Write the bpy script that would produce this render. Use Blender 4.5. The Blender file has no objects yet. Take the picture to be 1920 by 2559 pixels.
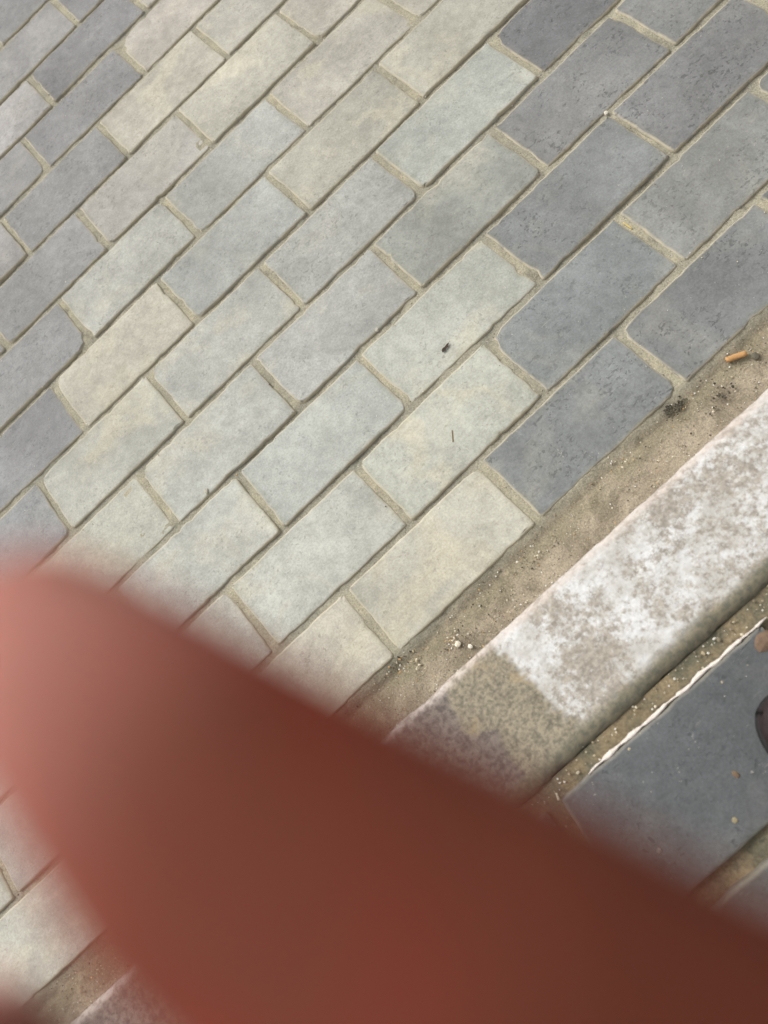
import bpy, bmesh, math, random
from mathutils import Vector, Matrix, noise
rnd = random.Random(7)
SC = bpy.context.scene
COL = SC.collection

# ------------------------------------------------------------------ camera
# ground unit: 1 = 0.1 m (one paver is 2 x 1); the lens hangs 0.75 m over the paving
F_PX, CX, CY = 1842.84, 960.0, 1279.5
def Rz(a): return Matrix.Rotation(a, 3, 'Z')
R = Rz(0.0928) @ Matrix.Rotation(0.386, 3, 'X') @ Rz(-0.8471)
CPOS = Vector((0.11765, -0.17014, 0.74648))
cam = bpy.data.cameras.new('camera')
cam_o = bpy.data.objects.new('camera', cam); COL.objects.link(cam_o)
cam_o.matrix_world = Matrix.Translation(CPOS) @ R.to_4x4()
cam.sensor_width = 36.0; cam.lens = 36.0 * F_PX / 2559.0
cam.clip_start = 0.002; cam.clip_end = 100
cam.dof.use_dof = True; cam.dof.focus_distance = 0.80; cam.dof.aperture_fstop = 6.2
SC.camera = cam_o
SC.render.resolution_x, SC.render.resolution_y = 768, 1024

# ------------------------------------------------------------------ light
left = R @ Vector((-1.0, 0.40, 0)); left.z = 0; left.normalize()
EL = math.radians(44)
to_sun = (left * math.cos(EL) + Vector((0, 0, math.sin(EL)))).normalized()
w = bpy.data.worlds.new('World'); SC.world = w; w.use_nodes = True
nt = w.node_tree; nt.nodes.clear()
sky = nt.nodes.new('ShaderNodeTexSky'); sky.sky_type = 'NISHITA'; sky.sun_disc = False
sky.sun_elevation = EL; sky.sun_rotation = math.atan2(to_sun.x, to_sun.y)
sky.air_density = 1.0; sky.dust_density = 4.0; sky.ozone_density = 1.0
hs = nt.nodes.new('ShaderNodeHueSaturation'); hs.inputs['Saturation'].default_value = 0.0
bg = nt.nodes.new('ShaderNodeBackground'); bg.inputs['Strength'].default_value = 0.125
wo = nt.nodes.new('ShaderNodeOutputWorld')
nt.links.new(sky.outputs[0], hs.inputs['Color']); nt.links.new(hs.outputs[0], bg.inputs['Color']); nt.links.new(bg.outputs[0], wo.inputs['Surface'])
sd = bpy.data.lights.new('sun', 'SUN'); sd.energy = 1.3; sd.angle = math.radians(24); sd.color = (1.0, 0.95, 0.87)
so = bpy.data.objects.new('sun', sd); COL.objects.link(so)
so.location = (0, 0, 3); so.rotation_euler = to_sun.to_track_quat('Z', 'Y').to_euler()
SC.view_settings.view_transform = 'Standard'; SC.view_settings.look = 'None'
SC.view_settings.gamma = 1.0; SC.view_settings.exposure = 0.72
SC.view_settings.use_curve_mapping = False

# ------------------------------------------------------------------ helpers
S = 1920.0 / 1660.0
def back(x, y, z=0.0):                      # pixel of the 1660-wide view -> metres on the level z
    d = R @ Vector(((x * S - CX) / F_PX, -(y * S - CY) / F_PX, -1.0))
    t = (z - CPOS.z) / d.z
    return CPOS + d * t
def lin(c): 
    c = c / 255.0
    return c / 12.92 if c <= 0.04045 else ((c + 0.055) / 1.055) ** 2.4
GAIN = 0.66
def tone(c):
    m = sum(c) / 3.0
    k = .5 if c[2] > c[0] else .62
    m2 = m + .42 * (191 - m) if m > 163 else m * (1.0 if m < 152 else .985)
    return [m2 + (x - m) * k + w_ for x, w_ in zip(c, (1, 1, -3))]
def rgb(r, g, b, k=GAIN): return (lin(r) * k, lin(g) * k, lin(b) * k, 1.0)

def link(o, parent=None):
    COL.objects.link(o)
    if parent: o.parent = parent
    return o
def mesh_obj(name, verts, faces, mat, parent=None, smooth=True, attr=None):
    me = bpy.data.meshes.new(name); me.from_pydata(verts, [], faces); me.update()
    if smooth: me.polygons.foreach_set('use_smooth', [True] * len(me.polygons))
    if attr:
        for k, vals in attr.items():
            if isinstance(vals[0], float):
                a = me.attributes.new(k, 'FLOAT', 'POINT'); a.data.foreach_set('value', vals)
            else:
                a = me.attributes.new(k, 'FLOAT_COLOR', 'POINT'); a.data.foreach_set('color', [c for v in vals for c in v])
    if mat: me.materials.append(mat)
    return link(bpy.data.objects.new(name, me), parent)
def tag(o, label=None, cat=None, group=None, kind=None):
    for k, v in (('label', label), ('category', cat), ('group', group), ('kind', kind)):
        if v: o[k] = v
    return o
def fbm(p, o=3): return noise.fractal(p, 1.0, 2.0, o, noise_basis='PERLIN_ORIGINAL')

# node helpers
class NB:
    def __init__(s, name):
        s.m = bpy.data.materials.new(name); s.m.use_nodes = True
        s.t = s.m.node_tree; s.b = s.t.nodes['Principled BSDF']
    def n(s, typ, **kw):
        n = s.t.nodes.new(typ)
        for k, v in kw.items(): setattr(n, k, v)
        return n
    def l(s, a, b): s.t.links.new(a, b)
    def put(s, sock, v):
        if hasattr(v, 'links') or isinstance(v, bpy.types.NodeSocket): s.l(v, sock)
        else: sock.default_value = v
    def math(s, op, a, b=0.0, c=0.0, clamp=False):
        n = s.n('ShaderNodeMath', operation=op, use_clamp=clamp)
        s.put(n.inputs[0], a); s.put(n.inputs[1], b); s.put(n.inputs[2], c); return n.outputs[0]
    def vmath(s, op, a, b):
        n = s.n('ShaderNodeVectorMath', operation=op); s.put(n.inputs[0], a); s.put(n.inputs[1], b); return n.outputs[0]
    def noise(s, vec, scale, detail=4.0, rough=0.55, dist=0.0):
        n = s.n('ShaderNodeTexNoise'); s.put(n.inputs['Vector'], vec); n.inputs['Scale'].default_value = scale
        n.inputs['Detail'].default_value = detail; n.inputs['Roughness'].default_value = rough; n.inputs['Distortion'].default_value = dist
        return n.outputs['Fac']
    def voro(s, vec, scale, feat='F1'):
        n = s.n('ShaderNodeTexVoronoi', feature=feat); s.put(n.inputs['Vector'], vec); n.inputs['Scale'].default_value = scale
        return n.outputs['Distance']
    def step(s, v, a, b, lo=0.0, hi=1.0):
        n = s.n('ShaderNodeMapRange', interpolation_type='SMOOTHSTEP'); s.put(n.inputs[0], v)
        n.inputs[1].default_value = a; n.inputs[2].default_value = b; n.inputs[3].default_value = lo; n.inputs[4].default_value = hi
        return n.outputs[0]
    def mix(s, f, a, b, mode='MIX'):
        n = s.n('ShaderNodeMix', data_type='RGBA', blend_type=mode)
        s.put(n.inputs[0], f); s.put(n.inputs[6], a); s.put(n.inputs[7], b); return n.outputs[2]
    def mul(s, col, f):                      # colour times value
        return s.vmath('MULTIPLY', col, s.comb(f))
    def comb(s, f):
        n = s.n('ShaderNodeCombineXYZ'); [s.put(n.inputs[i], f) for i in range(3)]; return n.outputs[0]
    def bump(s, h, strength, dist, prev=None):
        n = s.n('ShaderNodeBump'); s.put(n.inputs['Height'], h); n.inputs['Strength'].default_value = strength; n.inputs['Distance'].default_value = dist
        if prev is not None: s.l(prev, n.inputs['Normal'])
        return n.outputs[0]
    def attr(s, name, kind='GEOMETRY'):
        return s.n('ShaderNodeAttribute', attribute_name=name, attribute_type=kind)
    def finish(s, col, rough=0.9, nrm=None, spec=0.25):
        s.put(s.b.inputs['Base Color'], col); s.put(s.b.inputs['Roughness'], rough)
        s.b.inputs['Specular IOR Level'].default_value = spec
        if nrm is not None: s.l(nrm, s.b.inputs['Normal'])
        return s.m

SAND = rgb(202, 192, 168)
# ------------------------------------------------------------------ materials
def mat_brick():
    b = NB('concrete_paver')
    oi = b.n('ShaderNodeObjectInfo'); tc = b.n('ShaderNodeTexCoord')
    off = b.vmath('MULTIPLY', b.comb(oi.outputs['Random']), (37.0, 91.0, 53.0))
    v = b.vmath('ADD', tc.outputs['Object'], off)
    base = oi.outputs['Color']
    spot = b.attr('spots', 'OBJECT').outputs['Fac']        # how pitted this paver is
    warm = b.attr('warm', 'OBJECT').outputs['Fac']         # how much ochre staining it has
    n1 = b.noise(v, 15.0, 5.0, 0.6, 0.6)
    col = b.mul(base, b.step(n1, 0.25, 0.75, 0.88, 1.10))
    nw = b.noise(b.vmath('ADD', v, (3.1, 7.7, 1.3)), 10.0, 4.0, 0.6, 0.8)
    col = b.mix(b.math('MULTIPLY', b.step(nw, 0.50, 0.66), warm), col, rgb(210, 204, 184))
    ng = b.noise(b.vmath('ADD', v, (9.1, 2.7, 5.3)), 11.0, 4.0, 0.62, 1.2)
    col = b.mix(b.step(ng, 0.58, 0.63, 0.0, 0.30), col, b.mul(base, 0.80))
    n2 = b.noise(v, 75.0, 5.0, 0.65)
    col = b.mul(col, b.step(n2, 0.2, 0.8, 0.86, 1.13))
    n3 = b.noise(v, 420.0, 3.0, 0.7)
    col = b.mul(col, b.step(n3, 0.25, 0.75, 0.86, 1.13))
    # pits and specks
    nv = b.noise(b.vmath('MULTIPLY', v, (1.0, 1.7, 1.0)), 120.0, 3.0, 0.6, 0.4)
    pit = b.math('MULTIPLY', b.step(nv, 0.56, 0.66), spot)
    pit2 = b.math('MULTIPLY', b.step(b.noise(v, 240.0, 2.0, 0.5), 0.62, 0.68), b.math('MULTIPLY_ADD', spot, 0.5, 0.5))
    gate = b.step(b.noise(v, 26.0, 3.0, 0.6), 0.40, 0.60)
    pits = b.math('MULTIPLY', b.math('MAXIMUM', pit, pit2), gate)
    col = b.mix(b.math('MULTIPLY', pits, 0.62), col, b.mul(base, 0.42))
    # larger smudges: grey gum and oil spots, and fine scratches
    sm = b.math('MULTIPLY', b.step(b.voro(b.vmath('ADD', v, b.vmath('MULTIPLY', b.comb(b.noise(v, 60.0, 2.0)), (.012, .012, 0))), 17.0), 0.22, 0.12), b.step(b.noise(v, 9.0, 1.0), 0.52, 0.60))
    col = b.mix(b.math('MULTIPLY', sm, 0.28), col, b.mul(base, 0.62))
    scr = b.n('ShaderNodeMapping'); b.l(v, scr.inputs[0]); scr.inputs['Rotation'].default_value = (0, 0, 0.5); scr.inputs['Scale'].default_value = (1.0, 9.0, 1.0)
    sc_ = b.math('MULTIPLY', b.step(b.noise(scr.outputs[0], 55.0, 3.0, 0.7, 0.3), 0.63, 0.70), b.step(b.noise(v, 14.0, 2.0), 0.48, 0.62))
    col = b.mix(b.math('MULTIPLY', sc_, 0.30), col, rgb(208, 202, 188))
    # pale dust grains
    dust = b.math('MULTIPLY', b.step(b.noise(b.vmath('ADD', v, (5.0, 1.0, 9.0)), 330.0, 2.0, 0.5), 0.70, 0.74), b.step(b.noise(v, 30.0, 2.0), 0.45, 0.65))
    col = b.mix(b.math('MULTIPLY', dust, 0.55), col, rgb(222, 216, 200))
    # long brushing streaks in the ochre film
    sv = b.vmath('MULTIPLY', v, (30.0, 260.0, 30.0))
    st = b.math('MULTIPLY', b.step(b.noise(sv, 1.0, 3.0, 0.6), 0.52, 0.72), b.math('MULTIPLY', warm, b.step(nw, 0.45, 0.6)))
    col = b.mix(b.math('MULTIPLY', st, 0.25), col, rgb(178, 166, 138))
    col = b.mul(col, b.step(b.noise(v, 6.0, 1.0), 0.3, 0.7, 0.90, 1.09))
    gp = b.n('ShaderNodeNewGeometry').outputs['Position']                                    # foot dirt and wear that runs across the blocks
    col = b.mul(col, b.step(b.noise(gp, 4.0, 3.0, 0.6), 0.3, 0.7, 0.93, 1.06))
    col = b.mix(b.step(b.noise(gp, 13.0, 5.0, 0.68, 0.6), 0.56, 0.70, 0.0, 0.38), col, b.vmath('MULTIPLY', col, (0.74, 0.74, 0.71)))
    rim = b.math('MULTIPLY', b.attr('rim').outputs['Fac'], b.step(b.noise(v, 24.0, 4.0, 0.7), 0.38, 0.62))
    col = b.mix(b.math('MULTIPLY', rim, 0.5), col, b.vmath('MULTIPLY', col, (0.76, 0.77, 0.70)))
    # sand dust caught on the worn arrises
    e = b.attr('edge').outputs['Fac']
    en = b.math('MULTIPLY', e, b.step(b.noise(v, 55.0, 4.0, 0.7), 0.30, 0.60, 0.30, 0.95))
    col = b.mix(b.math('MULTIPLY', en, b.attr('dust', 'OBJECT').outputs['Fac']), col, SAND)
    ch = b.attr('chip').outputs['Fac']
    col = b.mix(b.math('MULTIPLY', ch, 0.8), col, rgb(196, 186, 160))
    nr = b.bump(n2, 0.25, 0.0015)
    nr = b.bump(b.noise(v, 700.0, 2.0, 0.6), 0.28, 0.0005, nr)
    nr = b.bump(b.math('SUBTRACT', 1.0, pits), 0.5, 0.0006, nr)
    return b.finish(col, 0.82, nr)
M_BRICK = mat_brick()

def mat_sand():
    b = NB('joint_sand')
    tc = b.n('ShaderNodeTexCoord'); v = tc.outputs['Object']
    strip = b.attr('strip').outputs['Fac']
    nA = b.noise(v, 18.0, 5.0, 0.65, 0.8)
    joint = b.mix(b.step(nA, 0.3, 0.7), rgb(158, 154, 138), rgb(188, 180, 158))
    joint = b.mix(b.attr('cross').outputs['Fac'], b.vmath('MULTIPLY', joint, (0.96, 0.98, 1.0)), b.vmath('MULTIPLY', joint, (1.08, 1.08, 1.06)))
    joint = b.mix(b.step(b.noise(v, 30.0, 4.0, 0.7), 0.55, 0.72, 0.0, 0.6), joint, rgb(112, 108, 98))
    s1 = b.mix(b.step(nA, 0.35, 0.65), rgb(152, 141, 122), rgb(186, 173, 152))
    s1 = b.mix(b.step(b.noise(v, 42.0, 4.0, 0.7, 0.5), 0.58, 0.72, 0.0, 0.7), s1, rgb(112, 100, 82))
    s1 = b.mix(b.step(b.noise(b.vmath('ADD', v, (4, 4, 4)), 26.0, 4.0, 0.7, 0.5), 0.58, 0.70, 0.0, 0.75), s1, rgb(196, 178, 154))
    moss = b.attr('moss').outputs['Fac']
    s1 = b.mix(b.math('MULTIPLY', moss, b.step(b.noise(v, 34.0, 3.0), 0.3, 0.6, 0.2, 0.75)), s1, rgb(152, 144, 120))
    col = b.mix(strip, joint, s1)
    g = b.noise(v, 520.0, 3.0, 0.75)
    col = b.mul(col, b.step(g, 0.25, 0.75, 0.68, 1.28))
    col = b.mix(b.step(b.noise(v, 300.0, 2.0, 0.6), 0.68, 0.74, 0.0, 0.8), col, rgb(70, 64, 56))
    col = b.mix(b.step(b.noise(b.vmath('ADD', v, (2, 8, 1)), 340.0, 2.0, 0.6), 0.69, 0.75, 0.0, 0.8), col, rgb(232, 222, 198))
    nr = b.bump(b.noise(v, 140.0, 4.0, 0.7), 0.5, 0.002)
    nr = b.bump(g, 0.7, 0.0009, nr)
    return b.finish(col, 0.95, nr, 0.1)
M_SAND = mat_sand()

def vcol_mat(name, rough=0.9, bumps=300.0):
    b = NB(name); tc = b.n('ShaderNodeTexCoord')
    c = b.attr('tint').outputs['Color']
    n = b.noise(tc.outputs['Object'], bumps, 3.0, 0.6)
    return b.finish(b.mul(c, b.step(n, 0.25, 0.75, 0.8, 1.2)), rough, b.bump(n, 0.4, 0.0008))
M_GRIT = vcol_mat('grit')
def plain(name, colr, rough=0.8, scale=120.0, amt=0.2, spec=0.25):
    b = NB(name); tc = b.n('ShaderNodeTexCoord')
    n = b.noise(tc.outputs['Object'], scale, 4.0, 0.6)
    return b.finish(b.mul(b.mix(0.0, colr, colr), b.step(n, 0.25, 0.75, 1 - amt, 1 + amt)), rough, b.bump(n, 0.25, 0.0006), spec)

# ------------------------------------------------------------------ paving: layout read off the photograph
OFF = [.038, 1.049, 1.961, 1.016, 1.913, .825, 1.628, .629, 1.712, .743, 1.47, .62, 1.5, .55, 1.45, .6, 1.5]
VB = [0, 1, 2, 3, 4, 5, 6, 7, 8, 8.99, 9.94, 10.87, 11.85, 12.85, 13.85, 14.85, 15.85, 16.85]
TONE = {}        # (row, start u rounded down) -> rgb, spots, warm
def tn(r, lst):
    for u, c, sp, wm in lst: TONE[(r, math.floor(u + 0.01))] = (c, sp, wm)
CR = (196, 195, 184)
tn(0, [(6.04, (132, 135, 142), .8, .1), (4.04, (132, 136, 144), .9, .12), (2.04, (136, 142, 149), .8, .15), (.04, (204, 200, 184), .15, .9), (-1.96, (200, 192, 176), .2, .7), (-3.96, (196, 190, 176), .2, .6), (-5.96, (194, 190, 178), .2, .5)])
tn(1, [(7.05, (138, 140, 143), .7, .1), (5.05, (150, 152, 153), .7, .15), (3.05, (138, 146, 153), .6, .15), (1.05, (188, 190, 178), .3, .8), (-.95, (197, 199, 191), .2, .5), (-2.95, (196, 196, 186), .2, .5), (-4.95, (190, 186, 178), .2, .4)])
tn(2, [(5.96, (138, 139, 146), 1., .05), (3.96, (142, 147, 153), .9, .15), (1.96, (180, 183, 174), .3, .5), (-.04, (184, 188, 183), .2, .2), (-2.04, (192, 194, 188), .2, .4), (-4.04, (188, 186, 180), .2, .5)])
tn(3, [(7.02, (140, 142, 147), .7, .05), (5.02, (142, 143, 149), 1., .05), (3.02, (160, 163, 158), .5, .3), (1.02, (174, 175, 173), .3, .3), (-.98, (184, 186, 181), .2, .5), (-2.98, (198, 198, 184), .2, .6)])
tn(4, [(5.91, (126, 127, 137), 1., .05), (3.91, (168, 172, 166), .3, .2), (1.91, (165, 166, 163), .5, .2), (-.09, (180, 181, 176), .3, .5), (-2.09, (188, 188, 178), .3, .8), (-4.09, (156, 158, 166), .7, .05)])
tn(5, [(6.82, (180, 176, 162), .3, .4), (4.82, (184, 180, 166), .3, .6), (2.82, (182, 178, 164), .3, .8), (.82, (166, 170, 167), .4, .2), (-1.18, (200, 193, 177), .2, .8), (-3.18, (152, 153, 161), .7, .05)])
tn(6, [(5.63, (184, 178, 164), .3, .5), (3.63, (190, 184, 172), .4, .5), (1.63, (170, 171, 168), .4, .2), (-.37, (166, 166, 160), .5, .3), (-2.37, (156, 156, 162), .6, .05)])
tn(7, [(4.63, (188, 180, 168), .3, .5), (2.63, (176, 171, 157), .4, .6), (.63, (172, 167, 162), .4, .2), (-1.37, (156, 155, 160), .6, .05)])
tn(8, [(3.71, (180, 175, 164), .3, .5), (1.71, (186, 179, 165), .4, .7), (-.29, (150, 149, 154), .7, .03), (-2.29, (164, 160, 162), .4, .1)])
tn(9, [(2.74, (186, 176, 167), .3, .4), (.74, (148, 146, 153), .8, .03), (-1.26, (158, 156, 161), .5, .05)])
tn(10, [(3.47, (182, 174, 166), .3, .3), (1.47, (146, 144, 152), .6, .03), (-.53, (166, 161, 163), .4, .1)])
tn(11, [(2.62, (146, 144, 151), .6, .03), (.62, (160, 157, 161), .5, .05)])
# corners knocked off: (row, floor u) -> {corner: size in m}; corners 0 near-left, 1 near-right, 2 far-right, 3 far-left
CHIP = {(9, 2): {3: .028}, (1, 3): {3: .020}, (4, 5): {3: .018}, (1, 7): {3: .012}, (6, -3): {1: .020}, (0, 2): {1: .010},
        (5, -2): {3: .010}, (4, -1): {3: .012}, (3, -1): {3: .012}, (7, 0): {0: .006}, (0, 4): {3: .010}, (11, 0): {3: .015}}

def brick_mesh(name, quad, seed, parent, color, spots, warm, chips={}, z=0.0, depth=0.05, wob=0.0010, loc_parent_z=0.0, ch=0.0016, dust=1.0):
    """one paver from its four corners (Vectors, counter-clockwise), worn outline, chamfered arris"""
    c = sum(quad, Vector((0, 0, 0))) / 4; c.z = 0
    L = (quad[1] - quad[0]).length; W = (quad[3] - quad[0]).length
    nl = max(6, int(L / 0.0075)); ns = max(5, int(W / 0.0075))
    rr = random.Random(seed)
    pts = []; chipf = []; base_ = []
    for i, n in enumerate((nl, ns, nl, ns)):
        a, b2 = quad[i] - c, quad[(i + 1) % 4] - c
        Le = (b2 - a).length
        ts = [0.0, .0022 / Le, .006 / Le] + [.012 / Le + (1 - .024 / Le) * k / n for k in range(n + 1)] + [1 - .006 / Le, 1 - .0022 / Le]
        for k, tt in enumerate(ts):
            p = a.lerp(b2, tt); f = 0.0
            if k == 0: p = p * (1 - 0.0012 / p.length * (0.5 + 1.6 * rr.random()))
            q = Vector((p.x * 28 + seed * 3.7, p.y * 28, seed * 1.3))
            q2 = Vector((p.x * 110 + seed * 1.7, p.y * 110, seed * 2.3))
            nr = Vector((b2.y - a.y, a.x - b2.x, 0)).normalized()
            p = p + nr * min(1.0, .12 + min(tt, 1 - tt) * Le / .010) * (wob * 1.1 * fbm(q) + wob * 0.7 * fbm(q2) - max(0, noise.noise(q2 * 0.6) - 0.36) * 0.008)
            for ci, sz in chips.items():
                cc = quad[ci] - c; cc.z = 0
                dd = (p - cc).length
                if dd < sz:
                    t = (1 - dd / sz)
                    p = p - cc.normalized() * (t * sz * 0.42 * (0.8 + 0.4 * rr.random())); f = min(1.0, t * 2.2)
            pts.append(p); chipf.append(f); base_.append((a, b2, tt, Le, nr, p - a.lerp(b2, tt)))
    n = len(pts)
    zh = [0.0] * n
    rings = []; edge = []; chp = []
    def ring(ins, zz, ev, jit=0.0):
        out = []
        for i in range(n):
            p = pts[i]; ea, eb, tt, Le, nr, wv = base_[i]
            d = ins * (1 + 0.3 * noise.noise(Vector((p.x * 60, p.y * 60, seed * 0.7)))) if 0 < ins < .004 else ins
            q = ea.lerp(eb, min(max(tt, max(ins, 0) / Le), 1 - max(ins, 0) / Le)) - nr * d + wv
            out.append((q.x, q.y, zz - chipf[i] * (0.0025 if ev > 0.3 else 0.0)))
            edge.append(float(ev)); chp.append(float(chipf[i] if ev > 0.3 else 0.0))
        return out
    V = ring(-0.0006, -depth, 0.8) + ring(-0.0002, -ch * 1.6, 0.9) + ring(ch * 0.35, -ch * 0.45, 1.0) + ring(ch, -0.0002, 0.5) + ring(ch + .0011, 0.0, 0.08)
    V += [(p.x * (1 - .0085 / p.length), p.y * (1 - .0085 / p.length), 0.0) for p in pts]; edge += [0.0] * n; chp += [0.0] * n
    F = []
    for r_ in range(5):
        for i in range(n):
            j = (i + 1) % n
            F.append((r_ * n + i, r_ * n + j, (r_ + 1) * n + j, (r_ + 1) * n + i))
    V.append((0.0, 0.0, 0.0)); edge.append(0.0); chp.append(0.0)
    for i in range(n):
        F.append((5 * n + i, 5 * n + (i + 1) % n, 6 * n))
    o = mesh_obj(name, V, F, M_BRICK, parent, True, {'edge': edge, 'chip': chp, 'rim': [1.0 if n <= i_ < 5 * n else 0.0 for i_ in range(len(V))]})
    o.data.polygons.foreach_set('use_smooth', [i < 4 * n for i in range(len(o.data.polygons))])
    o.location = (c.x, c.y, z - loc_parent_z)
    o.rotation_euler = (rr.gauss(0, .0035), rr.gauss(0, .0028), 0)
    o.color = color; o['spots'] = spots; o['warm'] = warm; o['dust'] = dust
    return o

# ---- sand bed of the lower paving (the setting piece the pavers lie in)
def kerb_left(u): return -0.47 - 0.0147 * (u - 0.8)        # where the kerb's front arris shows, in ground units
KZ = 0.14                                                  # kerb top and raised paving level
def lift(u, v, z=KZ):                                      # ground-unit point seen at level 0 -> same sight line at level z
    s = (CPOS.z - z) / CPOS.z
    return (CPOS.x * 10 + (u - CPOS.x * 10) * s, CPOS.y * 10 + (v - CPOS.y * 10) * s)
def build_bed():
    xs = []; x = -0.95
    while x < 1.3: xs.append(x); x += 0.0045
    ys = []; y = -0.085
    while y < 1.66: ys.append(y); y += (0.003 if y < 0.02 else 0.0036)
    V = []; strip = []; moss = []; cross = []
    for y in ys:
        dj = min(abs(y * 10 - vb) for vb in VB); cr = min(1.0, max(0.0, (dj - .045) / .04))
        for x in xs:
            p = Vector((x, y, 0))
            s = 1 - min(1, max(0, (y * 10 + 0.06) / 0.12))
            h = -0.0029 + 0.0011 * cr + 0.0016 * fbm(p * 22) + 0.0007 * fbm(p * 120) - 0.0022 * max(0, noise.noise(p * 5)) - 0.0012 * max(0, noise.noise(p * 38))
            hs_ = -0.0062 + 0.0032 * fbm(p * 14) + 0.0014 * fbm(p * 70)
            hs_ -= 0.0016 * math.exp(-((y * 10 + 0.05) / 0.06) ** 2)
            h = min(h, -0.0013)
            V.append((x, y, h * (1 - s) + hs_ * s)); strip.append(float(s)); cross.append(float(cr))
            moss.append(float(math.exp(-((y * 10 + 0.12) / 0.12) ** 2)))
    nx = len(xs); F = [(j * nx + i, j * nx + i + 1, (j + 1) * nx + i + 1, (j + 1) * nx + i) for j in range(len(ys) - 1) for i in range(nx - 1)]
    return mesh_obj('pavement', V, F, M_SAND, None, True, {'strip': strip, 'moss': moss, 'cross': cross})
bed = tag(build_bed(), 'running bond paving of pale and slate grey concrete blocks with sandy joints', kind='structure')
G = 0.052                                                   # half joint across a row
for r in range(16):
    v0, v1 = VB[r] + (0.033 if r else 0.070), VB[r + 1] - 0.033
    k = -5
    while True:
        u0 = OFF[r] + 2 * k; k += 1
        if u0 > 11.5: break
        if u0 < -9.5: continue
        key = (r, math.floor(u0 + 0.01))
        if key in TONE: c, sp, wm = TONE[key]
        else:
            if u0 > 5 and r < 5: c, sp, wm = (140, 142, 147), .8, .05
            elif (r > 7 and u0 < 2.6) or (r > 3 and u0 < -2.5) or r > 10: c, sp, wm = rnd.choice([(150, 148, 154), (160, 157, 161), (154, 153, 159)]), .6, .05
            else: c, sp, wm = rnd.choice([(190, 186, 174), (180, 177, 165), (194, 192, 182)]), .3, .5
        j = lambda a=0.012: rnd.uniform(-a, a)
        a0, a1 = u0 + 0.0, u0 + 2 - 0.072
        q = [Vector(((a0 + j()) / 10, (v0 + j()) / 10, 0)), Vector(((a1 + j()) / 10, (v0 + j()) / 10, 0)),
             Vector(((a1 + j()) / 10, (v1 + j(.008)) / 10, 0)), Vector(((a0 + j()) / 10, (v1 + j(.008)) / 10, 0))]
        d = 1 + rnd.uniform(-.02, .02)
        brick_mesh('brick', q, rnd.randint(1, 9999), bed, rgb(*[x * d for x in tone(c)]), sp, wm, CHIP.get(key, {rnd.randrange(4): rnd.uniform(.004, .011)} if rnd.random() < .55 else {}), rnd.gauss(0, .0006))

# ------------------------------------------------------------------ ground that goes on beyond the paving
def mat_ground():
    b = NB('far_ground'); tc = b.n('ShaderNodeTexCoord'); v = tc.outputs['Object']
    c = b.mix(b.step(b.noise(v, 0.8, 5.0, 0.6), 0.35, 0.65), rgb(150, 146, 136), rgb(182, 177, 164))
    g = b.noise(v, 60.0, 4.0, 0.7)
    return b.finish(b.mul(c, b.step(g, 0.25, 0.75, 0.8, 1.15)), 0.95, b.bump(g, 0.5, 0.004), 0.1)
tag(mesh_obj('ground', [(-60, -60, -.06), (60, -60, -.06), (60, 60, -.06), (-60, 60, -.06)], [(0, 1, 2, 3)], mat_ground()), 'plain sandy ground beyond the block paving', kind='structure')
# ------------------------------------------------------------------ kerb
def mat_kerb():
    b = NB('limewashed_kerb'); tc = b.n('ShaderNodeTexCoord'); v = tc.outputs['Object']
    wash = b.attr('wash').outputs['Fac']; bare = b.attr('bare').outputs['Fac']; rim = b.attr('rim').outputs['Fac']; backd = b.attr('backdirt').outputs['Fac']
    n1 = b.noise(v, 13.0, 4.0, 0.6, 0.0); n2 = b.noise(v, 150.0, 4.0, 0.65, 0.0); n3 = b.noise(v, 300.0, 3.0, 0.6)
    mud = b.mix(b.step(b.math('MULTIPLY_ADD', n3, 0.6, b.math('MULTIPLY', n2, 0.4)), 0.32, 0.66), rgb(128, 122, 108), rgb(176, 165, 143))
    mud = b.mix(b.step(b.noise(v, 55.0, 4.0, .7), 0.58, 0.72, 0, .6), mud, rgb(116, 108, 98))
    mud = b.mix(b.step(b.noise(v, 33.0, 4.0, .7), 0.56, 0.68, 0, .6), mud, rgb(190, 170, 138))
    stone = b.mix(b.step(n2, 0.35, 0.65), rgb(104, 98, 98), rgb(150, 140, 134))
    col = b.mix(bare, mud, stone)
    sp_ = b.noise(v, 210.0, 4.0, 0.7)
    cov = b.math('MULTIPLY_ADD', sp_, 0.55, b.math('MULTIPLY', n1, 0.70))                       # how much of the wash is left
    under = b.mix(b.step(n2, 0.35, 0.65), rgb(158, 149, 136), rgb(190, 181, 168))
    chalk = b.mix(b.step(b.noise(v, 40.0, 3.0, 0.6), 0.35, 0.65), rgb(208, 205, 199), rgb(238, 238, 237))
    white = b.mix(b.step(cov, 0.56, 0.71, 0.0, 0.9), chalk, under)
    white = b.mul(white, b.step(n3, 0.25, 0.75, 0.9, 1.07))
    col = b.mix(wash, col, white)
    rimc = b.mix(b.step(n2, 0.35, 0.65), rgb(196, 182, 172), rgb(220, 208, 200))
    col = b.mix(b.math('MULTIPLY', rim, b.step(n2, 0.3, 0.6, 0.5, 1.0)), col, rimc)
    dirt = b.mix(b.step(n2, 0.35, 0.65), rgb(118, 117, 103), rgb(148, 140, 120))
    col = b.mix(backd, col, dirt)
    nr = b.bump(n2, 0.35, 0.002); nr = b.bump(n3, 0.3, 0.0007, nr)
    return b.finish(col, 0.9, nr, 0.15)
M_KERB = mat_kerb()
def ground(x, y, z=KZ): p = back(x, y, z); return (p.x * 10, p.y * 10)
PA, PB = ground(1062, 1388), ground(1285, 1605)             # end of the limewash
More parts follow.
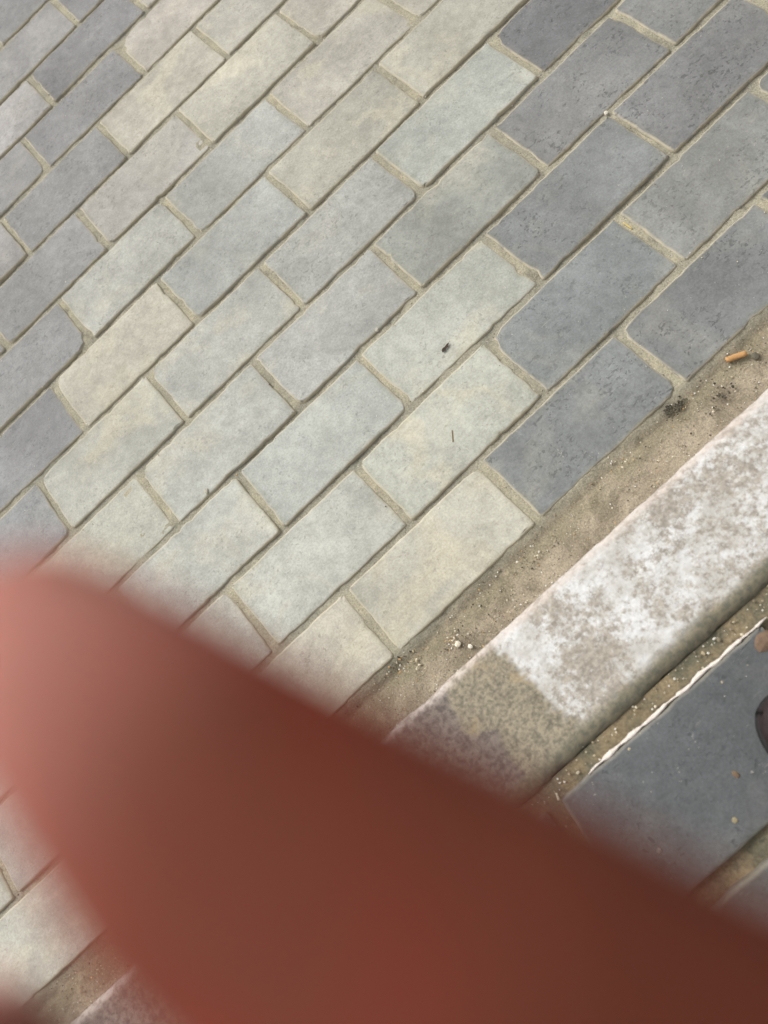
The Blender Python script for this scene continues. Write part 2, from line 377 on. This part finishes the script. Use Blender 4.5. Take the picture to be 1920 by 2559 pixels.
MUD = [ground(*p) for p in ((905, 1480), (955, 1480), (1010, 1590), (1075, 1575), (1105, 1640), (1150, 1700), (1190, 1722))]
def build_kerb():
    # cross-section from the front foot over the top to the back joint: (offset from front arris, height)
    prof = [(0.0, -0.05), (0.0, 0.06), (0.0, 0.12), (-0.0004, 0.1345), (-0.002, 0.1372), (-0.0045, 0.1390), (-0.008, 0.1398)]
    m = 34
    for i in range(1, m + 1): prof.append((-0.008 - 0.090 * i / m, 0.14 + 0.0006 * math.sin(i / m * 3.1)))
    prof += [(-0.101, 0.1394), (-0.104, 0.1380), (-0.107, 0.1352), (-0.109, 0.130), (-0.110, 0.12), (-0.110, 0.05), (-0.110, -0.05)]
    V = []; wash = []; bare = []; rim = []; bd = []
    us = []; u = -9.0
    while u < 11.5: us.append(u); u += (0.035 if -1.2 < u < 4.5 else 0.12)
    for u in us:
        fu, fv = lift(u, kerb_left(u))
        for i, (d, z) in enumerate(prof):
            x, y = fu / 10, fv / 10 + d
            p = Vector((x, y, 0))
            top = z > 0.1335
            wv = 0.0012 * fbm(p * 30) + 0.0006 * fbm(p * 110)
            y2 = y + (wv if i < 7 or i > 40 else 0)
            z2 = z + (0.0010 * fbm(p * 14 + Vector((5, 1, 2))) + 0.0005 * fbm(p * 90) if top else 0)
            V.append((x, y2, z2))
            X, Y = x * 10, y * 10
            t = (Y - PA[1]) / (PB[1] - PA[1]); ub = PA[0] + (PB[0] - PA[0]) * t + 0.09 * fbm(Vector((X * 3, Y * 3, 1))) + 0.07 * fbm(Vector((X * 11, Y * 11, 4)), 4)
            wsh = min(1, max(0, (X - ub) / 0.05 + 0.5)) * (1 - min(1, max(0, (-d - 0.090) / 0.010)))
            wash.append(float(wsh))
            best = 9; sgn = 0
            ys_ = sorted(MUD, key=lambda q: -q[1])
            um = ys_[0][0]
            for a, b2 in zip(ys_, ys_[1:]):
                if b2[1] <= Y <= a[1]: um = a[0] + (b2[0] - a[0]) * (a[1] - Y) / max(1e-6, a[1] - b2[1])
            if Y < ys_[-1][1]: um = ys_[-1][0]
            um += 0.04 * fbm(Vector((X * 6, Y * 6, 9)))
            bare.append(float(min(1, max(0, (um - X) / 0.04 + 0.5)) * 0.8))
            rim.append(float(max(0, 1 - abs(-d - 0.003) / 0.006)) if top else 0.2)
            bd.append(float(min(1, max(0, (-d - 0.092 + 0.003 * fbm(p * 40)) / 0.008))))
    n = len(prof); F = [(k * n + i, (k + 1) * n + i, (k + 1) * n + i + 1, k * n + i + 1) for k in range(len(us) - 1) for i in range(n - 1)]
    return mesh_obj('kerb', V, F, M_KERB, None, True, {'wash': wash, 'bare': bare, 'rim': rim, 'backdirt': bd})
kerb = tag(build_kerb(), 'concrete kerb with patchy worn limewash beside the brown sand strip', kind='structure')

# ------------------------------------------------------------------ raised paving behind the kerb
def mat_upper():
    b = NB('upper_joint_dirt'); tc = b.n('ShaderNodeTexCoord'); v = tc.outputs['Object']
    n = b.noise(v, 40.0, 5.0, 0.65); g = b.noise(v, 420.0, 3.0, 0.7)
    col = b.mix(b.step(n, 0.35, 0.65), rgb(112, 110, 94), rgb(158, 142, 114))
    col = b.mul(col, b.step(g, 0.25, 0.75, 0.7, 1.25))
    return b.finish(col, 0.95, b.bump(g, 0.6, 0.001, b.bump(n, 0.4, 0.003)), 0.1)
M_UP = mat_upper()
EDGE = lambda u: -1.925 - 0.058 * (u - 0.3)                 # near edge of the upper blocks as seen at level 0
def build_upper():
    us = []; u = -9.0
    while u < 11.5: us.append(u); u += 0.07
    V = []; ds = []; d = 0.0
    while d < 0.9: ds.append(d); d += (0.004 if d < 0.16 else 0.03)
    for u in us:
        fu, fv = lift(u, kerb_left(u)); y0 = fv / 10 - 0.1085
        for d in ds:
            x, y = fu / 10, y0 - d; p = Vector((x, y, 0))
            V.append((x, y, KZ - 0.0075 + 0.0022 * fbm(p * 24) + 0.0009 * fbm(p * 110)))
    n = len(ds); F = [(k * n + i, k * n + i + 1, (k + 1) * n + i + 1, (k + 1) * n + i) for k in range(len(us) - 1) for i in range(n - 1)]
    F = [tuple(reversed(f)) for f in F]
    return mesh_obj('raised_pavement', V, F, M_UP)
upper = tag(build_upper(), 'raised dark slate grey block paving behind the limewashed kerb', kind='structure')
def px(x, y): return Vector((*[a / 10 for a in ground(x, y)], 0))
TLp, TRdir = px(1212, 1726), px(1640, 1352)
du = (TRdir - TLp).normalized()
BLj = px(1478, 1940)                                       # a point on its far edge
perp = Vector((du.y, -du.x, 0))
wid = (BLj - TLp).dot(perp)
def upq(u0, u1, w0, w1, skew=0.0): # counter-clockwise: bottom-left, bottom-right, top-right, top-left
    return [TLp + du * (u0 + skew * (w1)) + perp * w1, TLp + du * (u1 + skew * w1) + perp * w1, TLp + du * (u1 + skew * w0) + perp * w0, TLp + du * (u0 + skew * w0) + perp * w0]
dk = lambda: tuple(x * rnd.uniform(.97, 1.03) for x in (105, 107, 109))
rows_up = [(0.0, wid, 0.0, -.16), (wid + .016, 2 * wid + .016, -.07, -.1), (2 * wid + .030, 3 * wid + .03, .03, 0), (3 * wid + .044, 4 * wid + .044, -.06, 0), (4 * wid + .058, 5 * wid + .058, .02, 0), (5 * wid + .072, 6 * wid + .072, -.05, 0)]
for w0, w1, ofs, sk in rows_up:
    for k in range(-4, 5):
        a = ofs + k * 0.212
        brick_mesh('brick', upq(a, a + 0.198, w0, w1, sk), rnd.randint(1, 9999), upper, rgb(*dk()), .5, .05, {}, KZ + rnd.gauss(0, .0008), ch=0.0022, dust=.35)
# lime slurry that set along the near edge of the upper blocks
def build_lime():
    V = []; F = []; N = 150; s0, s1 = 0.028, 0.205
    for i in range(N + 1):
        s = s0 + (s1 - s0) * i / N
        p = TLp + du * s
        wd = 0.0013 * (1 + 0.9 * fbm(Vector((s * 90, 1, 2)))) * min(1, i / 8, (N - i) / 8) * (1.0 if noise.noise(Vector((s * 40, 7, 7))) > -0.35 else 0.35) + 0.0002
        off = 0.0010 * fbm(Vector((s * 60, 3, 3)))
        for t, h in ((-1.0, -.005), (-.8, -.0012), (0, .0006), (.8, -.0002), (1.1, -.005)):
            q = p + perp * (off + t * wd - 0.0008)
            V.append((q.x, q.y, KZ + h * (1 if abs(t) > .9 else 1) + (0.0004 * fbm(Vector((s * 200, t, 1))))))
    for i in range(N):
        for j in range(4): F.append((i * 5 + j, i * 5 + j + 1, (i + 1) * 5 + j + 1, (i + 1) * 5 + j))
    return mesh_obj('lime_edge', V, F, plain('lime_slurry', rgb(236, 226, 216), .9, 300, .15), upper)
lime = build_lime(); lime['label'] = 'thin white crust of lime along the edge'

# ------------------------------------------------------------------ loose bits
ICO = bmesh.new(); bmesh.ops.create_icosphere(ICO, subdivisions=1, radius=1.0)
IV = [v.co.copy() for v in ICO.verts]; IF = [tuple(v.index for v in f.verts) for f in ICO.faces]; ICO.free()
def stone_geo(rr, r, flat=0.6):
    ax = (rr.uniform(.7, 1.3), rr.uniform(.6, 1.1), flat * rr.uniform(.7, 1.1)); a = rr.uniform(0, 6.3)
    ca, sa = math.cos(a), math.sin(a); out = []
    for v in IV:
        k = r * rr.uniform(.78, 1.15)
        x, y, z = v.x * ax[0] * k, v.y * ax[1] * k, v.z * ax[2] * k
        out.append((x * ca - y * sa, x * sa + y * ca, z))
    return out
def grit(name, spots, parent, label):
    V = []; F = []; C = []
    for (x, y, z, r, c) in spots:
        b0 = len(V)
        for p in stone_geo(rnd, r): V.append((x + p[0], y + p[1], z + p[2])); C.append(c)
        F += [tuple(b0 + i for i in f) for f in IF]
    o = mesh_obj(name, V, F, M_GRIT, parent, False, {'tint': C})
    return tag(o, label, 'grit', kind='stuff')
pal = [rgb(226, 216, 192), rgb(240, 236, 224), rgb(200, 184, 152), rgb(150, 138, 116), rgb(84, 78, 70), rgb(120, 108, 90), rgb(206, 170, 120)]
sp = []
for i in range(4200):                                       # the sand strip
    u = rnd.uniform(-6, 8); v = rnd.uniform(-.75, .03)
    r = 0.0004 + 0.0008 * rnd.random() ** 3
    sp.append((u / 10, v / 10, -.0055 + rnd.uniform(-.001, .002), r, rnd.choice(pal)))
for (x, y, n, sg) in ((880, 1425, 60, .010), (985, 1380, 40, .006), (1330, 1000, 20, .012), (1150, 1200, 20, .010)):  # denser heaps in the strip
    p = back(x, y)
    for i in range(n): sp.append((p.x + rnd.gauss(0, sg), p.y + rnd.gauss(0, sg * .8), -.004 + rnd.uniform(0, .002), .0004 + .0014 * rnd.random() ** 2, rnd.choice(pal)))
for i in range(3000):                                       # in and beside the joints
    r_ = rnd.randrange(1, 13)
    u = rnd.uniform(-6, 9); v = VB[r_] + rnd.gauss(0, .035)
    inj = abs(v - VB[r_]) < .045
    sp.append((u / 10, v / 10, (-.0045 if inj else .0001), (.0003 + .0010 * rnd.random() ** 3) * (1 if inj else .8), rnd.choice(pal[:4] if not inj else pal)))
for i in range(500):
    r_ = rnd.randrange(0, 12); k = rnd.randrange(-3, 5)
    u = OFF[r_] + 2 * k - .04 + rnd.gauss(0, .03); v = VB[r_] + rnd.uniform(0, 1)
    sp.append((u / 10, v / 10, -.0045 if abs(u - OFF[r_] - 2 * k + .04) < .04 else .0001, .0003 + .0009 * rnd.random() ** 3, rnd.choice(pal)))
for i in range(260):                                        # strays on the blocks
    sp.append((rnd.uniform(-.5, .8), rnd.uniform(.0, 1.1), .0001, .0003 + .0005 * rnd.random() ** 2, rnd.choice(pal[:3])))
for (x, y, n, sg) in ((1455, 882, 90, .0065), (1470, 872, 30, .003), (880, 1320, 25, .01), (1560, 850, 40, .008), (700, 1560, 40, .01)):     # dark crumbs of soil
    p = back(x, y)
    for i in range(n): sp.append((p.x + rnd.gauss(0, sg), p.y + rnd.gauss(0, sg * .5), -.0038 + rnd.uniform(0, .0015), .0005 + .0012 * rnd.random() ** 2, rnd.choice([rgb(84, 80, 68), rgb(100, 95, 80), rgb(70, 66, 58)])))
grit('loose_grit', sp, None, 'pale and dark sand grains scattered over the joints and the sand strip')
sp = []
for i in range(240):
    s = rnd.uniform(-.1, .3); t = rnd.gauss(-.010, .004) if rnd.random() < .8 else rnd.uniform(0, .02)
    p = TLp + du * s + perp * t
    sp.append((p.x, p.y, KZ + (-.005 if t < 0 else .0002), .0004 + .0012 * rnd.random() ** 3, rnd.choice(pal[:4])))
grit('kerb_grit', sp, None, 'crumbs of soil lying along the groove behind the kerb')

def pebble(name, x, y, z, r, color, label, cat, flat=.6):
    p = back(x, y, z)
    bm = bmesh.new(); bmesh.ops.create_icosphere(bm, subdivisions=2, radius=r)
    sx, sy = rnd.uniform(.8, 1.2), rnd.uniform(.75, 1.1); sd_ = rnd.random() * 50
    for v in bm.verts:
        k = 1 + .28 * fbm(v.co / r * 1.1 + Vector((sd_, 0, 0)))
        v.co = Vector((v.co.x * sx * k, v.co.y * sy * k, v.co.z * flat * k))
    me = bpy.data.meshes.new(name); bm.to_mesh(me); bm.free(); me.materials.append(plain(name + '_skin', color, .9, 250, .2))
    o = link(bpy.data.objects.new(name, me)); o.location = (p.x, p.y, z + r * flat * .55); o.rotation_euler.z = rnd.uniform(0, 6)
    return tag(o, label, cat)
pebble('pebble', 1310, 245, 0, .0030, rgb(238, 230, 214), 'white pebble in the joint corner between slate grey blocks, upper right', 'pebble')
pebble('pebble', 815, 713, -.002, .0030, rgb(190, 186, 172), 'grey pebble in the long joint near the middle of the paving', 'pebble')
pebble('pebble', 448, 1062, -.002, .0034, rgb(186, 182, 166), 'rough grey pebble in the joint left of the middle', 'pebble')
pebble('pebble', 990, 1392, -.0045, .0034, rgb(246, 236, 214), 'larger cream pebble in the brown sand strip beside the kerb', 'pebble')
pebble('pebble', 1017, 1397, -.0045, .0026, rgb(246, 240, 226), 'round white pebble next to the larger cream one in the sand strip', 'pebble')
pebble('pebble', 1590, 1673, KZ, .0026, rgb(128, 108, 88), 'brown crumb on the raised dark block near the right edge', 'pebble', .4)
pebble('pebble', 1588, 1772, KZ, .0021, rgb(160, 148, 118), 'yellowish crumb on the raised dark block below the brown one', 'pebble', .4)
pebble('pebble', 1425, 1837, KZ, .0020, rgb(150, 140, 136), 'small grey crumb on the raised dark block above the finger', 'pebble', .4)

def stub(name, a, b2, z, r, mat, label, cat, ends=True, flat=1.0):
    A = back(*a, z); B = back(*b2, z); d = (B - A); L = d.length; d.normalize(); s = Vector((-d.y, d.x, 0)); N = 10; V = []; F = []
    K = 7
    for i in range(K + 1):
        t = i / K
        for j in range(N):
            an = 2 * math.pi * j / N; k = r * (1 + .12 * fbm(Vector((t * 6, an, L * 900)))) * (0.9 if i in (0, K) else 1)
            p = d * ((t - .5) * L) + s * math.cos(an) * k + Vector((0, 0, math.sin(an) * k * flat)); V.append(tuple(p))
    for i in range(K):
        for j in range(N): F.append((i * N + j, i * N + (j + 1) % N, (i + 1) * N + (j + 1) % N, (i + 1) * N + j))
    F.append(tuple(reversed(range(N)))); F.append(tuple(K * N + j for j in range(N)))
    o = mesh_obj(name, V, F, mat); o.location = (A + B) / 2 + Vector((0, 0, r * flat * .9)); return tag(o, label, cat)
stub('cigarette_stub', (1568, 780), (1612, 765), -.005, .0031, plain('filter_paper', rgb(206, 160, 108), .85, 300, .15), 'short orange cigarette stub lying in the brown sand strip', 'cigarette stub', flat=.8)
pebble('ash_clod', 1632, 770, -.005, .0042, rgb(110, 106, 92), 'dark ashy clod beside the orange cigarette stub', 'soil clod', .4)
stub('straw', (1347, 482), (1366, 495), -.002, .0007, plain('straw_gold', rgb(226, 200, 120), .6, 300, .1), 'short golden straw in the joint of the slate grey blocks', 'straw')
stub('splinter', (977, 930), (979, 955), .0002, .0006, plain('splinter_brown', rgb(150, 122, 88), .8, 300, .1), 'thin brown splinter lying on a pale block near the kerb', 'splinter', flat=.7)
stub('seed_husk', (1203, 1712), (1208, 1728), KZ + .001, .0009, plain('husk', rgb(226, 214, 186), .7, 300, .1), 'pale seed husk at the corner of the raised dark block', 'husk', flat=.6)
# dry leaf scrap on the pale block
def leaf_scrap():
    p = back(962, 752); V = []; F = []; n = 14
    out = [(-.006, -.0016), (-.003, -.0026), (0, -.0018), (.003, -.0022), (.006, -.0006), (.0075, .0006), (.004, .0012), (.001, .0008), (-.002, .0020), (-.005, .0008)]
    ang = math.radians(18)
    for x, y in out: V.append((x * math.cos(ang) - y * math.sin(ang), x * math.sin(ang) + y * math.cos(ang), .0003 + .0012 * abs(noise.noise(Vector((x * 400, y * 400, 1))))))
    m = len(out)
    for x, y, z in list(V): V.append((x, y, z + .0004))
    F = [tuple(reversed(range(m))), tuple(range(m, 2 * m))] + [(i, (i + 1) % m, m + (i + 1) % m, m + i) for i in range(m)]
    o = mesh_obj('leaf_scrap', V, F, plain('dry_leaf', rgb(74, 64, 54), .8, 500, .4), None, False); o.location = (p.x, p.y, .0002); o.rotation_euler.z = math.radians(-10)
    return tag(o, 'small dark scrap of dry leaf lying on a pale block near the middle', 'leaf')
leaf_scrap()
# earth clump in the groove at the right edge
pebble('earth_clump', 1652, 1388, KZ - .004, .0080, rgb(128, 106, 88), 'brown clump of earth in the groove at the right edge', 'soil clod', .6)
pebble('earth_clump', 1606, 1422, KZ - .004, .0050, rgb(160, 134, 108), 'smaller brown clump of earth at the end of the lime crust', 'soil clod', .5)

# ------------------------------------------------------------------ hand in front of the lens, and an unseen phone added to shade it
CM = Matrix.Translation(CPOS) @ R.to_4x4()
def mat_skin():
    b = NB('skin'); tc = b.n('ShaderNodeTexCoord'); v = tc.outputs['Object']
    n = b.noise(v, 60.0, 4.0, 0.6)
    nl = b.noise(v, 38.0, 3.0, 0.6, 0.5)
    col = b.mix(b.step(n, 0.3, 0.7), (0.108, 0.029, 0.016, 1), (0.140, 0.035, 0.020, 1))
    col = b.mix(b.step(nl, 0.42, 0.62, 0.0, 0.9), col, (0.195, 0.026, 0.014, 1))          # flushed patches
    col = b.mix(b.attr('tip_light').outputs['Fac'], col, (0.30, 0.125, 0.10, 1))                # light on the fingertips, painted into the skin colour
    b.b.inputs['Subsurface Weight'].default_value = 0.35
    b.b.inputs['Subsurface Radius'].default_value = (1.0, 0.28, 0.16); b.b.inputs['Subsurface Scale'].default_value = 0.004
    return b.finish(col, 0.8, b.bump(b.noise(v, 900.0, 2.0), 0.15, 0.0003), 0.15)
M_SKIN = mat_skin()
def build_hand():
    # chains of (x, y, z, radius) in millimetres in front of the lens: x right, y up, z towards the holder
    FING = {
     'index': [(-20, -7.6, -43, 6.0), (-15.5, -10.4, -40.5, 7.3), (-6.5, -15.9, -36, 8.9), (5.6, -21.6, -32, 9.8), (17.7, -27.2, -29, 9.9), (34, -42, -26, 10.2), (54, -66, -16, 11.5)],
     'middle': [(-24, -32.6, -40, 6.4), (-17, -38.5, -38, 7.4), (-6, -49, -34, 8.4), (10, -60, -29, 9.0), (30, -74, -24, 9.8), (58, -88, -16, 11.5)],
     'ring': [(-24, -62, -32, 6.0), (-16, -66, -31, 7.4), (-3, -74, -28, 8.2), (14, -84, -25, 8.8), (34, -96, -21, 9.4), (62, -108, -14, 11)],
     'little': [(-8, -92, -26, 5.0), (-1, -95, -25, 6.2), (10, -101, -23, 7.0), (24, -110, -20, 7.4), (42, -120, -17, 8), (64, -126, -10, 10)],
     'thumb': [(14, -12, 21, 7.0), (20, -20, 22, 8.6), (32, -34, 22, 9.6), (50, -52, 20, 10), (66, -72, 14, 11.5), (82, -104, 6, 14)]}
    palm = [((54, -66, -16, 11.5), (104, -150, 2, 17)), ((58, -88, -16, 11.5), (106, -154, 2, 17)), ((62, -108, -14, 11), (106, -156, 4, 17)), ((64, -126, -10, 10), (104, -158, 6, 16)),
            ((54, -66, -16, 11.5), (64, -126, -10, 10)), ((82, -104, 6, 14), (106, -152, 4, 17)), ((70, -80, -10, 12), (76, -122, -4, 13)), ((106, -154, 4, 18), (124, -196, 12, 21)), ((124, -196, 12, 21), (148, -256, 24, 26))]
    bm = bmesh.new()
    def cap(a, b2):
        A, B = Vector(a[:3]), Vector(b2[:3]); L = (B - A).length; n = max(2, int(L / 2.2))
        for i in range(n + 1):
            t = i / n; c = A.lerp(B, t); r = a[3] + (b2[3] - a[3]) * t
            bmesh.ops.create_icosphere(bm, subdivisions=2, radius=r / 1000, matrix=Matrix.Translation(c / 1000))
    for ch in FING.values():
        for a, b2 in zip(ch, ch[1:]): cap(a, b2)
    for a, b2 in palm: cap(a, b2)
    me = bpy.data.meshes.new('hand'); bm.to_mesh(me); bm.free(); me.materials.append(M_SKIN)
    o = link(bpy.data.objects.new('hand', me))
    rm = o.modifiers.new('remesh', 'REMESH'); rm.mode = 'VOXEL'; rm.voxel_size = 0.0012; rm.use_smooth_shade = True
    sm = o.modifiers.new('smooth', 'SMOOTH'); sm.iterations = 8; sm.factor = .5
    dg = bpy.context.evaluated_depsgraph_get(); m2 = bpy.data.meshes.new_from_object(o.evaluated_get(dg)); o.modifiers.clear(); o.data = m2
    if not m2.materials: m2.materials.append(M_SKIN)
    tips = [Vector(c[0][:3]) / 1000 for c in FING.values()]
    pa = m2.attributes.new('tip_light', 'FLOAT', 'POINT')
    def tip_light(co):  # painted brightness, fading away from each fingertip
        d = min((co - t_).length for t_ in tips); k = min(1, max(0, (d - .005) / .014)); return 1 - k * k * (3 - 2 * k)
    pa.data.foreach_set('value', [tip_light(vv.co) for vv in m2.vertices])
    o.matrix_world = CM
    tag(o, "blurred reddish finger of the photographer's hand reaching across the lower left of the view", 'hand')
    nm = plain('nail', (0.58, 0.36, 0.30, 1), .35, 200, .05, .5)
    for nme in ('index', 'middle', 'ring', 'little', 'thumb'):
        c = FING[nme]; A, B = Vector(c[0][:3]) / 1000, Vector(c[1][:3]) / 1000; d = (A - B).normalized()
        up = Vector((0, 0, -1 if nme != 'thumb' else 1)); up = (up - d * up.dot(d)).normalized(); sd_ = d.cross(up); r = c[1][3] / 1000
        V = []; F = []
        for i in range(7):
            for j in range(7):
                s, t = (i / 6 - .5) * 2, j / 6
                wv = .0050 * math.sqrt(max(0.05, 1 - (2 * t - 1) ** 4 * .7)) * r / .0065
                an = s * 0.85
                p = A + d * (-.0075 + t * .0105 * r / .0065) + sd_ * (math.sin(an) * wv * 1.1) + up * (r * .86 - (1 - math.cos(an)) * wv + .0004 - t * t * .0016)
                V.append(tuple(p))
        for i in range(6):
            for j in range(6): F.append((i * 7 + j, i * 7 + j + 1, (i + 1) * 7 + j + 1, (i + 1) * 7 + j))
        n_ = mesh_obj('fingernail', V, F, nm, o); so_ = n_.modifiers.new('thick', 'SOLIDIFY'); so_.thickness = .0005
    # cuff of a sleeve round the forearm
    A, B = Vector((136, -226, 18)) / 1000, Vector((166, -302, 33)) / 1000; d = (B - A).normalized(); x_ = d.orthogonal().normalized(); y_ = d.cross(x_)
    V = []; F = []; N = 28
    for k, (t, r) in enumerate(((0.0, .0275), (0.0, .0300), (.03, .0310), (.25, .0318), (.6, .034), (1.0, .036))):
        for j in range(N):
            an = 2 * math.pi * j / N; rr_ = r * (1 + .03 * noise.noise(Vector((math.cos(an) * 2, math.sin(an) * 2, t * 5))))
            V.append(tuple(A.lerp(B, t) + x_ * math.cos(an) * rr_ + y_ * math.sin(an) * rr_))
    for k in range(5):
        for j in range(N): F.append((k * N + j, k * N + (j + 1) % N, (k + 1) * N + (j + 1) % N, (k + 1) * N + j))
    F.append(tuple(5 * N + j for j in range(N)))
    mesh_obj('sleeve', V, F, plain('sleeve_cloth', (0.05, 0.055, 0.07, 1), .95, 400, .2), o)
    return o
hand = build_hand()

def rbox(name, x0, x1, y0, y1, z0, z1, rad, mat, parent=None):
    bm = bmesh.new(); pts = []
    for cx_, cy_, a0 in ((x1 - rad, y1 - rad, 0), (x0 + rad, y1 - rad, 90), (x0 + rad, y0 + rad, 180), (x1 - rad, y0 + rad, 270)):
        for k in range(7):
            a = math.radians(a0 + k * 15); pts.append((cx_ + rad * math.cos(a), cy_ + rad * math.sin(a)))
    f = bm.faces.new([bm.verts.new((p[0], p[1], z0)) for p in pts])
    ex = bmesh.ops.extrude_face_region(bm, geom=[f])
    for v in ex['geom']:
        if isinstance(v, bmesh.types.BMVert): v.co.z = z1
    bmesh.ops.recalc_face_normals(bm, faces=bm.faces)
    bmesh.ops.bevel(bm, geom=[e for e in bm.edges if abs(e.verts[0].co.z - e.verts[1].co.z) < 1e-7], offset=min(.0012, abs(z1 - z0) * .3), segments=2, affect='EDGES')
    me = bpy.data.meshes.new(name); bm.to_mesh(me); bm.free(); me.materials.append(mat)
    return link(bpy.data.objects.new(name, me), parent)
pe = bpy.data.objects.new('phone', None); COL.objects.link(pe); pe.matrix_world = CM; pe.empty_display_size = .02
tag(pe, "unseen dark phone added above the lens to shade the finger", 'phone')
M_PH = plain('phone_glass', (0.03, 0.032, 0.036, 1), .3, 50, .05, .5)
rbox('phone_body', -.021, .130, -.040, .037, .0035, .0115, .009, M_PH, pe)  # out of view, sized and turned to keep light off the finger
rbox('screen', -.0185, .1275, -.0375, .0345, .0117, .0121, .007, plain('screen_glass', (0.01, 0.01, 0.012, 1), .1, 50, .02, .5), pe)
rbox('camera_bump', -.011, .014, -.026, .026, .0016, .0034, .006, M_PH, pe)

# ------------------------------------------------------------------ toe of a dark shoe at the right edge, standing on the raised paving
def build_shoe():
    root = bpy.data.objects.new('shoe', None); COL.objects.link(root); root.empty_display_size = .05
    L = .275; N = 40; K = 44
    def halfw(t):                                           # t 0 heel .. 1 toe
        return .038 * (1 - (1 - min(1, t / .16)) ** 2 * .75) * (1 - .16 * math.exp(-((t - .42) / .16) ** 2)) * (1 + .26 * math.exp(-((t - .70) / .17) ** 2)) * math.sqrt(max(.0001, 1 - min(1, max(0, (t - .74) / .26)) ** 2.2))
    def top(t): return (.45 + .55 * math.sqrt(max(0, 1 - max(0, (t - .86) / .141) ** 2))) * .026 + .052 * (1 / (1 + math.exp((t - .52) * 16))) + .020 * math.exp(-((t - .62) / .16) ** 2) + .004
    def loft(zf, wf, name, mat):
        V = []; F = []
        for i in range(K + 1):
            t = .5 - .5 * math.cos(math.pi * i / K); w_ = max(halfw(t), .0002) * wf
            for j in range(N):
                a = 2 * math.pi * j / N; z0, z1 = zf(t)
                ca, sa = math.cos(a), math.sin(a); e = .55 if name == 'upper' else .35
                x = math.copysign(abs(ca) ** e, ca) * w_ * (1 - (.30 * max(0, sa) ** 1.5 if name == 'upper' else 0))
                z = z0 + (z1 - z0) * (.5 + .5 * math.copysign(abs(sa) ** e, sa))
                V.append(((t - 1) * L, x, z))
        for i in range(K):
            for j in range(N): F.append((i * N + j, i * N + (j + 1) % N, (i + 1) * N + (j + 1) % N, (i + 1) * N + j))
        F += [tuple(range(N)), tuple(K * N + j for j in reversed(range(N)))]
        return mesh_obj(name, V, F, mat, root)
    loft(lambda t: (0.0, .013 + .006 * max(0, .3 - t)), 1.06, 'sole', plain('shoe_rubber', (.018, .016, .016, 1), .8, 300, .2))
    up = loft(lambda t: (.012, .012 + top(t)), 1.0, 'upper', plain('shoe_leather', (.022, .014, .014, 1), .75, 220, .3))
    lm = plain('shoe_lace', (.03, .022, .02, 1), .9, 300, .1)
    for k in range(4):
        V = []; F = []; t = .56 + k * .05; n = 12
        for i in range(n + 1):
            a = math.pi * (.22 + .56 * i / n); hw = halfw(t) * .62
            c = Vector(((t - 1) * L, math.cos(a) * hw, .013 + top(t) * (.955 + .045 * math.sin(a))))
            for dx, dz in ((-.002, 0), (0, .0022), (.002, 0), (0, -.002)): V.append((c.x + dx, c.y, c.z + dz))
        for i in range(n):
            for j in range(4): F.append((i * 4 + j, i * 4 + (j + 1) % 4, (i + 1) * 4 + (j + 1) % 4, (i + 1) * 4 + j))
        mesh_obj('lace', V, F, lm, up)
    p = back(1649, 1540, KZ + .03)
    root.location = (p.x, p.y, KZ + .001)
    d = R @ Vector((-1.0, 0.35, 0)); root.rotation_euler = (0, 0, math.atan2(d.y, d.x))
    return tag(root, 'dark brown shoe with only its toe showing at the right edge, on the raised paving', 'shoe')
build_shoe()
